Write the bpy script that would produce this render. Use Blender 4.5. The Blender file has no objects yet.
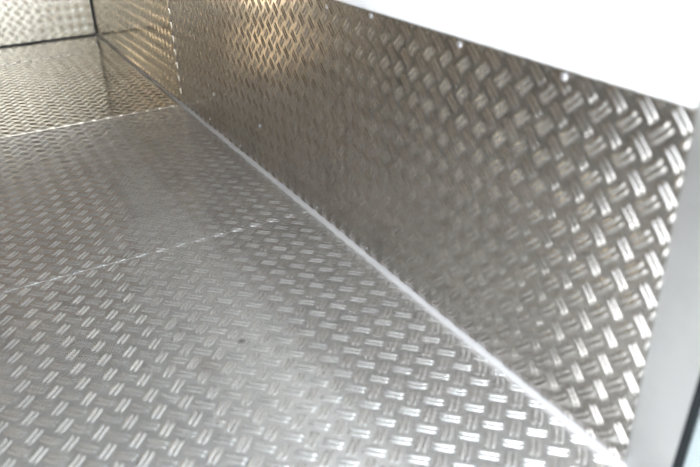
import bpy, math, random
import numpy as np
from mathutils import Matrix, Vector

C = bpy.context.scene.collection
S = bpy.context.scene
rng = random.Random(7)

# ------------------------------------------------------------------ camera
# place axes: X towards the right wall (wall face at X=0), Y into the box, Z up (floor at Z=0), metres
R = [[0.8707559, -0.4908969, -0.0283619],
     [-0.2511692, -0.3944563, -0.8839220],
     [0.4227270, 0.7768040, -0.4667735]]          # rows: image right, image down, view direction
cd = bpy.data.cameras.new('camera')
cam = bpy.data.objects.new('camera', cd)
C.objects.link(cam)
M = Matrix(((R[0][0], -R[1][0], -R[2][0], -1.0),
            (R[0][1], -R[1][1], -R[2][1], -0.68307),
            (R[0][2], -R[1][2], -R[2][2], 1.13813),
            (0, 0, 0, 1)))
cam.matrix_world = M
cd.sensor_width = 36.0
cd.lens = 721.33 / 700 * 36.0
cd.clip_start = 0.02
cd.clip_end = 200
cd.dof.use_dof = True
cd.dof.focus_distance = 2.9
cd.dof.aperture_fstop = 2.0
S.camera = cam

# ------------------------------------------------------------------ light
SKY = 6.6
w = bpy.data.worlds.new('world')
S.world = w
w.use_nodes = True
nt = w.node_tree
bg = nt.nodes['Background']
tc = nt.nodes.new('ShaderNodeTexCoord')
sep = nt.nodes.new('ShaderNodeSeparateXYZ')
rmp = nt.nodes.new('ShaderNodeValToRGB')
nt.links.new(tc.outputs['Generated'], sep.inputs[0])
nt.links.new(sep.outputs['Z'], rmp.inputs['Fac'])
rmp.color_ramp.elements[0].position = 0.0
rmp.color_ramp.elements[0].color = (0.94, 0.96, 1.0, 1)
rmp.color_ramp.elements[1].position = 0.8
rmp.color_ramp.elements[1].color = (0.78, 0.87, 1.0, 1)
nt.links.new(rmp.outputs['Color'], bg.inputs['Color'])
bg.inputs['Strength'].default_value = SKY

def area_light(name, loc, target, sx, sy, power, color):
    ld = bpy.data.lights.new(name, 'AREA')
    ld.shape = 'RECTANGLE'
    ld.size = sx
    ld.size_y = sy
    ld.energy = power
    ld.color = color
    o = bpy.data.objects.new(name, ld)
    C.objects.link(o)
    o.location = loc
    o.rotation_euler = (Vector(target) - Vector(loc)).to_track_quat('-Z', 'Y').to_euler()
    return o

sd = bpy.data.lights.new('sun', 'SUN')
sd.energy = 45.0
sd.angle = math.radians(1.0)
sd.color = (1.0, 1.0, 0.98)
sun = bpy.data.objects.new('sun', sd)
C.objects.link(sun)
sun.rotation_euler = Vector((1.0, -0.18, -1.45)).to_track_quat('-Z', 'Y').to_euler()

# added unseen lamp for the warm glow in the metal (fitting built below)
LAMP = (-1.35, 4.87, 0.25)
area_light('warm_fill_light', LAMP, (LAMP[0] + 0.6, LAMP[1] - 1.5, 0.3), 0.34, 0.34, 1.25, (1.0, 0.78, 0.52))

vs = S.view_settings
vs.view_transform = 'Standard'
vs.look = 'None'
vs.gamma = 1.0
vs.use_curve_mapping = False
vs.exposure = 0.0

# ------------------------------------------------------------------ materials
def mat(name, color, rough=0.5, metal=0.0, spec=0.5):
    m = bpy.data.materials.new(name)
    m.use_nodes = True
    b = m.node_tree.nodes['Principled BSDF']
    b.inputs['Base Color'].default_value = (*color, 1)
    b.inputs['Roughness'].default_value = rough
    b.inputs['Metallic'].default_value = metal
    b.inputs['Specular IOR Level'].default_value = spec
    return m, m.node_tree, b

def noise(nt, scale, detail=3.0, vec=None, rough=0.5):
    n = nt.nodes.new('ShaderNodeTexNoise')
    n.inputs['Scale'].default_value = scale
    n.inputs['Detail'].default_value = detail
    n.inputs['Roughness'].default_value = rough
    if vec is not None:
        nt.links.new(vec, n.inputs['Vector'])
    return n

def maprange(nt, src, a, b, c, d):
    m = nt.nodes.new('ShaderNodeMapRange')
    nt.links.new(src, m.inputs['Value'])
    for k, v in zip(('From Min', 'From Max', 'To Min', 'To Max'), (a, b, c, d)):
        m.inputs[k].default_value = v
    return m.outputs['Result']

def metal_sheet(name, color, r0, r1, dirt=None, spots=(), metal=1.0):
    m, nt, b = mat(name, color, r0, metal)
    tc = nt.nodes.new('ShaderNodeTexCoord')
    obj = tc.outputs['Object']
    n = noise(nt, 2.3, 5, obj, 0.6)
    nt.links.new(maprange(nt, n.outputs['Fac'], 0.3, 0.7, r0, r1), b.inputs['Roughness'])
    # thin film of dust, in blotches
    n2 = noise(nt, 5.0, 6, obj, 0.65)
    mix = nt.nodes.new('ShaderNodeMix')
    mix.data_type = 'RGBA'
    mix.inputs['A'].default_value = (*color, 1)
    mix.inputs['B'].default_value = (*(dirt or [c * 0.86 for c in color]), 1)
    nt.links.new(maprange(nt, n2.outputs['Fac'], 0.45, 0.75, 0, 1), mix.inputs['Factor'])
    col = mix.outputs['Result']
    # a few stains where something was spilt
    for (p, rad, sc, stren) in spots:
        vm = nt.nodes.new('ShaderNodeVectorMath')
        vm.operation = 'DISTANCE'
        vm.inputs[1].default_value = p
        nt.links.new(obj, vm.inputs[0])
        ns = noise(nt, 30, 3, obj)
        ad = nt.nodes.new('ShaderNodeMath')
        ad.operation = 'MULTIPLY_ADD'
        nt.links.new(ns.outputs['Fac'], ad.inputs[0])
        ad.inputs[1].default_value = rad * 0.9
        nt.links.new(vm.outputs['Value'], ad.inputs[2])
        f = maprange(nt, ad.outputs[0], rad * 0.7, rad * 1.5, stren, 0)
        mx = nt.nodes.new('ShaderNodeMix')
        mx.data_type = 'RGBA'
        nt.links.new(f, mx.inputs['Factor'])
        nt.links.new(col, mx.inputs['A'])
        mx.inputs['B'].default_value = (*sc, 1)
        col = mx.outputs['Result']
    nt.links.new(col, b.inputs['Base Color'])
    # very light rolling waviness
    n3 = noise(nt, 9.0, 2, obj)
    bp = nt.nodes.new('ShaderNodeBump')
    bp.inputs['Strength'].default_value = 0.12
    bp.inputs['Distance'].default_value = 0.01
    nt.links.new(n3.outputs['Fac'], bp.inputs['Height'])
    nt.links.new(bp.outputs['Normal'], b.inputs['Normal'])
    return m

FLOORM = metal_sheet('rolled_aluminium_floor', (0.77, 0.75, 0.71), 0.19, 0.26, metal=0.80,
                     spots=[((-0.513, 0.832, 0), 0.014, (0.10, 0.09, 0.08), 0.8),
                            ((-0.626, 0.775, 0), 0.05, (0.50, 0.42, 0.34), 0.35)])
WALLM = metal_sheet('rolled_aluminium_wall', (0.565, 0.54, 0.505), 0.15, 0.21, metal=0.97)
WALLFAR = metal_sheet('polished_glow_tint_wall', (0.66, 0.60, 0.50), 0.09, 0.13)  # warmer base colour carries the glow of the far corner
FLOORFAR = metal_sheet('polished_glow_tint_floor', (0.74, 0.69, 0.60), 0.10, 0.16, metal=0.95)  # corner glow mixed into the base colour of the deep floor sheets
ENDM = metal_sheet('rolled_aluminium_end', (0.66, 0.64, 0.565), 0.22, 0.28, metal=0.95)
POSTM = metal_sheet('brushed_aluminium', (0.58, 0.58, 0.57), 0.42, 0.5)
WHITE, nt_, b_ = mat('white_gelcoat', (0.86, 0.87, 0.87), 0.35)
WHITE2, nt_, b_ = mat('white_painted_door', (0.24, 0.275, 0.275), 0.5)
GREYW, nt_, b_ = mat('blocker_grey', (0.15, 0.17, 0.20), 0.55)
BROWNW, nt_, b_ = mat('reflected_brown', (0.34, 0.27, 0.20), 0.5)  # brown put in for what the right lining reflects
CEILM, nt_, b_ = mat('grey_ceiling_board', (0.30, 0.30, 0.29), 0.6)
BEADM, nt_, b_ = mat('white_sealant', (0.56, 0.545, 0.53), 0.5)
JOINTM, nt_, b_ = mat('grey_joint_compound', (0.10, 0.10, 0.105), 0.6)
RUBBER, nt_, b_ = mat('black_rubber', (0.008, 0.010, 0.011), 0.7, 0.0, 0.15)
RIVETM, nt_, b_ = mat('bright_rivet', (0.42, 0.42, 0.43), 0.45, 0.7)
PLY, nt_, b_ = mat('plywood', (0.27, 0.19, 0.125), 0.6)
GROUNDM, nt_, b_ = mat('concrete_yard', (0.42, 0.41, 0.39), 0.9)
n_ = noise(nt_, 1.5, 6)
cr_ = nt_.nodes.new('ShaderNodeValToRGB')
cr_.color_ramp.elements[0].color = (0.38, 0.39, 0.40, 1)
cr_.color_ramp.elements[1].color = (0.50, 0.51, 0.52, 1)
nt_.links.new(n_.outputs['Fac'], cr_.inputs['Fac'])
nt_.links.new(cr_.outputs['Color'], b_.inputs['Base Color'])

# ------------------------------------------------------------------ helpers
def link(name, me, m, parent=None):
    me.materials.append(m)
    o = bpy.data.objects.new(name, me)
    C.objects.link(o)
    if parent:
        o.parent = parent
    return o

def mesh_from(name, V, F, smooth=False):
    me = bpy.data.meshes.new(name)
    me.from_pydata([tuple(v) for v in V], [], F)
    if smooth:
        me.polygons.foreach_set('use_smooth', [True] * len(me.polygons))
    me.update()
    return me

def box(name, a, b, m, parent=None, bevel=0.0, pts=None):
    import bmesh
    x0, y0, z0 = a
    x1, y1, z1 = b
    V = pts or [(x0, y0, z0), (x1, y0, z0), (x1, y1, z0), (x0, y1, z0),
                (x0, y0, z1), (x1, y0, z1), (x1, y1, z1), (x0, y1, z1)]
    F = [(0, 3, 2, 1), (4, 5, 6, 7), (0, 1, 5, 4), (1, 2, 6, 5), (2, 3, 7, 6), (3, 0, 4, 7)]
    me = mesh_from(name, V, F)
    if bevel:
        bm = bmesh.new()
        bm.from_mesh(me)
        bmesh.ops.bevel(bm, geom=bm.edges[:], offset=bevel, segments=3, profile=0.5, affect='EDGES')
        bm.to_mesh(me)
        bm.free()
        me.polygons.foreach_set('use_smooth', [False] * len(me.polygons))
    return link(name, me, m, parent)

def structure(o, label=None):
    o['kind'] = 'structure'
    if label:
        o['label'] = label
    return o

def empty(name, loc=(0, 0, 0)):
    o = bpy.data.objects.new(name, None)
    C.objects.link(o)
    o.location = loc
    return o

def tag(o, label, cat, group=None):
    o['label'] = label
    o['category'] = cat
    if group:
        o['group'] = group
    return o

# ------------------------------------------------------------------ tread pattern of paired bars, as relief
PITCH = 0.0667
def ridge_patch(nu, nv, half_len=0.0262, core=0.0145, half_w=0.0056, h=0.0026):
    """one raised bar, a low rounded ridge with tapering ends; local axes u (along), v (across), height"""
    us = np.concatenate([-core - (half_len - core) * np.sin(np.linspace(math.pi / 2, 0, nu)),
                         core + (half_len - core) * np.sin(np.linspace(0, math.pi / 2, nu))])
    P = []
    for u in us:
        e = max(abs(u) - core, 0) / (half_len - core)
        wf = math.sqrt(max(1 - e ** 2.4, 0.0)) * 0.85 + 0.15 * (1 - e)
        hf = (1 - e ** 2) ** 0.8
        for t in np.linspace(-1, 1, nv):
            s = math.sin(t * math.pi / 2)
            P.append((u, s * half_w * max(wf, 0.12), h * hf * (1 - abs(s) ** 1.6) - 0.00008))
    P = np.array(P)
    n = len(us)
    F = []
    for i in range(n - 1):
        for j in range(nv - 1):
            a = i * nv + j
            F.append((a, a + nv, a + nv + 1, a + 1))
    return P, np.array(F)

def tread_mesh(name, a0, a1, b0, b1, pa, pb, thick, lift0, lift1, lo=5, nv=7, sgn=1, rim=0.0026, fade=0.0):
    """sheet in its own plane: axis a, axis b, height c. Plain plate with a rounded edge plus the paired bars.
    (pa, pb): where one bar pair of the 'a-b' diagonal sits; the other diagonal sits half a pitch off.
    lift0 -> lift1: height of the plate's face at b0 and b1 (the sheets lap over each other)."""
    V = []
    F = []
    def lift(b):
        return lift0 + (lift1 - lift0) * (b - b0) / (b1 - b0)
    # plate with a rounded rim
    e = rim
    base = [(a, b, lift(b) - thick) for a, b in ((a0, b0), (a1, b0), (a1, b1), (a0, b1))]
    pf = [(3, 2, 1, 0)]
    NR = 5
    for k in range(NR):
        t = k / (NR - 1) * math.pi / 2
        d, dz = e * (1 - math.cos(t)), e * (math.sin(t) - 1)
        base += [(a, b, lift(b) + dz) for a, b in ((a0 + d, b0 + d), (a1 - d, b0 + d), (a1 - d, b1 - d), (a0 + d, b1 - d))]
        o = 4 * k
        pf += [(i + o, (i + 1) % 4 + o, (i + 1) % 4 + o + 4, i + o + 4) for i in range(4)]
    pf.append((4 * NR, 4 * NR + 1, 4 * NR + 2, 4 * NR + 3))
    # bars
    P, PF = ridge_patch(lo, nv)
    r2 = math.sqrt(0.5)
    verts = []
    cnt = 0
    for kind in (0, 1):
        oa = pa + kind * PITCH / 2
        ob = pb + kind * PITCH / 2
        ia0, ia1 = math.floor((a0 - oa) / PITCH) - 1, math.ceil((a1 - oa) / PITCH) + 1
        ib0, ib1 = math.floor((b0 - ob) / PITCH) - 1, math.ceil((b1 - ob) / PITCH) + 1
        u = np.array((r2, -r2)) if kind == 0 else np.array((r2, r2))
        if sgn < 0:
            u = np.array((r2, r2)) if kind == 0 else np.array((r2, -r2))
        v = np.array((-u[1], u[0]))
        for i in range(ia0, ia1 + 1):
            for j in range(ib0, ib1 + 1):
                for s in (-0.0066, 0.0066):
                    ca = oa + i * PITCH + v[0] * s
                    cb = ob + j * PITCH + v[1] * s
                    if ca < a0 - 0.018 or ca > a1 + 0.018 or cb < b0 - 0.018 or cb > b1 + 0.018:
                        continue
                    q = np.empty((len(P), 3))
                    q[:, 0] = ca + P[:, 0] * u[0] + P[:, 1] * v[0]
                    q[:, 1] = cb + P[:, 0] * u[1] + P[:, 1] * v[1]
                    q[:, 2] = P[:, 2]
                    np.clip(q[:, 0], a0 + 0.0008, a1 - 0.0008, out=q[:, 0])
                    np.clip(q[:, 1], b0 + 0.0008, b1 - 0.0008, out=q[:, 1])
                    if fade:      # bars are rolled flat where the plate was cut
                        dd = np.clip(np.minimum(q[:, 1] - b0, b1 - q[:, 1]) / fade, 0, 1)
                        q[:, 2] = np.where(q[:, 2] > 0, q[:, 2] * dd, q[:, 2])
                    q[:, 2] += lift(q[:, 1])
                    verts.append(q)
                    cnt += 1
    VV = np.concatenate([np.array(base)] + verts)
    npl = len(base)
    off = (npl + np.arange(cnt) * len(P))[:, None, None]
    QF = (PF[None] + off).reshape(-1, 4)
    allF = np.concatenate([np.array(pf), QF])
    return VV, allF, len(pf)

def build_sheet(name, args, to3d, m, parent=None, flip=False, **kw):
    VV, FF, npf = tread_mesh(name, *args, **kw)
    W3 = to3d(VV)
    if flip:
        FF = FF[:, ::-1]
    me = bpy.data.meshes.new(name)
    me.vertices.add(len(W3))
    me.vertices.foreach_set('co', W3.astype(np.float32).ravel())
    me.loops.add(FF.size)
    me.loops.foreach_set('vertex_index', FF.astype(np.int32).ravel())
    me.polygons.add(len(FF))
    me.polygons.foreach_set('loop_start', (np.arange(len(FF)) * 4).astype(np.int32))
    me.polygons.foreach_set('loop_total', np.full(len(FF), 4, np.int32))
    sm = np.ones(len(FF), bool)
    sm[:npf] = False
    me.polygons.foreach_set('use_smooth', sm)
    me.update(calc_edges=True)
    return link(name, me, m, parent)

floor3 = lambda v: np.stack([v[:, 0], v[:, 1], v[:, 2]], 1)
# on the right wall: a = Z, b = Y, height towards -X
right3 = lambda v: np.stack([-v[:, 2], v[:, 1], v[:, 0]], 1)
left3 = lambda XL: (lambda v: np.stack([XL + v[:, 2], v[:, 1], v[:, 0]], 1))
back3 = lambda YB: (lambda v: np.stack([v[:, 1], YB - v[:, 2], v[:, 0]], 1))

# ------------------------------------------------------------------ the box
XL, YB, ZC, H = -2.45, 4.95, 2.35, 0.7674
Y1, Y2, Y3 = 1.4426, 2.9323, 4.42
YR = -0.115
T = 0.0035

ground = structure(box('ground', (-14, -22, -1.05), (14, 9, -0.95), GROUNDM), 'concrete yard outside the box')

# floor: plywood slab with the laid sheets as its parts
floor = structure(box('floor', (XL - 0.04, YR, -0.06), (0.04, YB + 0.04, -0.0045), PLY), 'tread plate floor of the cargo box')
fl = []
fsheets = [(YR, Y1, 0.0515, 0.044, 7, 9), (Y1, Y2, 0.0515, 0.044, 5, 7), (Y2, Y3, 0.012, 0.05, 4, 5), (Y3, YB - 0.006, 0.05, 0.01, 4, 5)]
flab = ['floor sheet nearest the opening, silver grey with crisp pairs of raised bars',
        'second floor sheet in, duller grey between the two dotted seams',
        'third floor sheet in, warm corner glow tinted into its metal',
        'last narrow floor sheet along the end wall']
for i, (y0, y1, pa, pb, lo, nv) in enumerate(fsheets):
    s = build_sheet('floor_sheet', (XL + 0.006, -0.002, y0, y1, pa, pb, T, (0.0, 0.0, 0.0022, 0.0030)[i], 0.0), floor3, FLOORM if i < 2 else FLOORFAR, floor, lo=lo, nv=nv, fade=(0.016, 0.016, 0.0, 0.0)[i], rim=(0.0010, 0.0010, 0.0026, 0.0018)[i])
    s['label'] = flab[i]

# right wall: white upper panel, lined below
wall_right = structure(box('wall_right', (0.0035, 0.0, -0.06), (0.05, YB + 0.04, ZC), WHITE), 'smooth white wall above the metal lining')
wall_left = structure(box('wall_left', (XL - 0.05, YR, -0.06), (XL - 0.0035, YB + 0.04, ZC), BROWNW), 'unseen left wall, brown added for the lining reflections')  # out of view; its brown is invented to tone the reflections
wall_back = structure(box('wall_back', (XL - 0.05, YB + 0.0035, -0.06), (0.05, YB + 0.05, ZC), PLY), 'brown plywood end wall above its lining')
ceiling = structure(box('ceiling', (XL - 0.05, YR, ZC), (0.05, YB + 0.05, ZC + 0.05), CEILM), 'pale grey ceiling')

def rivet_mesh(r=0.0075, h=0.0042):
    V = []
    F = []
    n = 16
    prof = [(1.0, 0.0), (1.0, 0.18), (0.9, 0.5), (0.68, 0.8), (0.4, 0.95), (0.16, 1.0)]
    for (pr, ph) in prof:
        for k in range(n):
            t = 2 * math.pi * k / n
            V.append((-h * ph, r * pr * math.cos(t), r * pr * math.sin(t)))
    V.append((-h * 0.93, 0, 0))
    for i in range(len(prof) - 1):
        for k in range(n):
            a, b = i * n + k, i * n + (k + 1) % n
            F.append((a, a + n, b + n, b))
    l = (len(prof) - 1) * n
    for k in range(n):
        F.append((l + k, len(V) - 1, l + (k + 1) % n))
    return mesh_from('rivet', V, F, True)
RV = rivet_mesh()
RV.materials.append(RIVETM)

rlab = ['long tread plate lining on the right wall, nearest the opening, rivets along its top',
        'warm glow-tinted tread plate lining on the right wall beyond the upright seam']
near = tag(build_sheet('wall_lining_sheet', (0.002, H, 0.001, Y2, 0.009, 0.031, T, 0.0, 0.0), right3, WALLM, lo=7, nv=9, sgn=-1, flip=True),
           rlab[0], 'wall panel', 'tread plate wall lining')
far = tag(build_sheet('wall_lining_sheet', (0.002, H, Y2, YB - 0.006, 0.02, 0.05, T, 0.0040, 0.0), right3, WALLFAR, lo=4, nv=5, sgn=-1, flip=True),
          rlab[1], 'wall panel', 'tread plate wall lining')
end = tag(build_sheet('wall_lining_sheet', (0.006, H, XL + 0.006, -0.010, 0.02, 0.02, T, 0.0, 0.0), back3(YB), ENDM, lo=4, nv=5),
          'bright tread plate lining on the end wall, pale and greenish, left of the far corner', 'wall panel', 'tread plate wall lining')
leftl = tag(build_sheet('wall_lining_sheet', (0.002, H, 0.001, YB - 0.006, 0.009, 0.031, T, 0.0, 0.0), left3(XL), WALLM, lo=3, nv=4),
            'tread plate lining on the left wall opposite', 'wall panel', 'tread plate wall lining')

def rivet(parent, y, z, sc=1.0):
    o = bpy.data.objects.new('rivet', RV)
    C.objects.link(o)
    o.parent = parent
    o.location = (0, y, z)
    o.scale = (sc, sc, sc)
for y, z, sc in ((0.291, 0.7535, 1.05), (0.615, 0.7525, 1.05), (1.0, 0.755, 1), (1.251, 0.742, 0.9), (1.62, 0.75, 1), (2.0, 0.75, 1), (2.45, 0.75, 1),
                 (1.868, 0.195, 1.15), (2.396, 0.192, 1.1),
                 (1.045, 0.029, 0.7), (1.392, 0.034, 0.7), (1.75, 0.033, 0.6), (2.116, 0.033, 0.7), (2.50, 0.045, 0.7)):
    rivet(near, y, z, sc)

# ------------------------------------------------------------------ sealant and joints
def bead(name, pts, rads, m, n=10):
    V = []
    F = []
    for i, p in enumerate(pts):
        p = Vector(p)
        d = (Vector(pts[min(i + 1, len(pts) - 1)]) - Vector(pts[max(i - 1, 0)])).normalized()
        up = Vector((0, 0, 1)) if abs(d.z) < 0.9 else Vector((0, 1, 0))
        s = d.cross(up).normalized()
        u = s.cross(d)
        for k in range(n):
            t = 2 * math.pi * k / n
            V.append(p + s * math.cos(t) * rads[i] + u * math.sin(t) * rads[i])
    for i in range(len(pts) - 1):
        for k in range(n):
            a, b = i * n + k, i * n + (k + 1) % n
            F.append((a, b, b + n, a + n))
    F.append(tuple(range(n - 1, -1, -1)))
    F.append(tuple((len(pts) - 1) * n + k for k in range(n)))
    me = mesh_from(name, V, F, True)
    return link(name, me, m)

N = 160
pts = []
rads = []
for i in range(N + 1):
    y = YR + 0.11 + (YB - 0.02 - YR - 0.11) * i / N
    wob = 0.0007 * math.sin(y * 17) + 0.0005 * math.sin(y * 41 + 1) + rng.uniform(-.0003, .0003)
    pts.append((-0.004, y, 0.003))
    rads.append(0.0112 + wob)
tag(bead('sealant_bead', pts, rads, BEADM), 'long white sealant bead in the joint between floor and right wall', 'sealant')

JX = 0.006
tag(bead('sealant_bead', [(XL + 0.02, YB - JX, 0.004), (-0.012, YB - JX, 0.004)], [0.0085, 0.0085], JOINTM),
    'thin dark joint line along the bottom of the end wall', 'sealant')
tag(bead('sealant_bead', [(-JX, YB - JX, 0.014), (-JX, YB - JX, ZC - 0.01)], [0.0085, 0.0085], JOINTM),
    'thin dark upright joint line in the far corner', 'sealant')

# ------------------------------------------------------------------ rear frame, seal, open door
post = tag(box('corner_post', (-0.0045, -0.112, -0.06), (0.05, 0.0035, ZC), POSTM, bevel=0.003),
           'smooth aluminium corner post at the end of the right wall', 'post')
def seal_pts(z0, z1):
    def yy(z):
        return -0.0965 - 0.04 * z
    P = []
    for z in (z0, z1):
        P += [(-0.012, yy(z) - 0.0165, z), (-0.0041, yy(z) - 0.0165, z), (-0.0041, yy(z), z), (-0.012, yy(z), z)]
    return P
seal = tag(box('door_seal', (0, 0, 0), (0, 0, 0), RUBBER, pts=seal_pts(-0.05, 0.42)),
           'black rubber seal strip down the edge of the corner post', 'seal')
blocker_leaf = structure(box('blocker_door', (XL - 0.05, YR - 0.055, -0.06), (-1.55, YR - 0.005, ZC), GREYW, bevel=0.004), 'added unseen door leaf blocking light at the left')  # added out of view to keep daylight off the bar flanks
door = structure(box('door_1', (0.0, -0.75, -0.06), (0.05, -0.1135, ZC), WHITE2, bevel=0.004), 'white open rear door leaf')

# ------------------------------------------------------------------ added lamp fitting on the end wall, out of view
LENS, ln_, lb_ = mat('fill_lamp_lens', (0.9, 0.85, 0.75), 0.4)
lb_.inputs['Emission Color'].default_value = (1.0, 0.78, 0.52, 1)
lb_.inputs['Emission Strength'].default_value = 3.0
LAMPB, ln_, lb_ = mat('fill_lamp_casing', (0.05, 0.05, 0.055), 0.5)
lamp = tag(empty('fill_lamp', (LAMP[0], YB, LAMP[2])), 'added square lamp out of view, warming the metal reflections', 'lamp')
box('casing', (-0.19, -0.055, -0.19), (0.19, -0.001, 0.19), LAMPB, lamp, bevel=0.008)
box('lens', (-0.17, -0.065, -0.17), (0.17, -0.0545, 0.17), LENS, lamp, bevel=0.004)
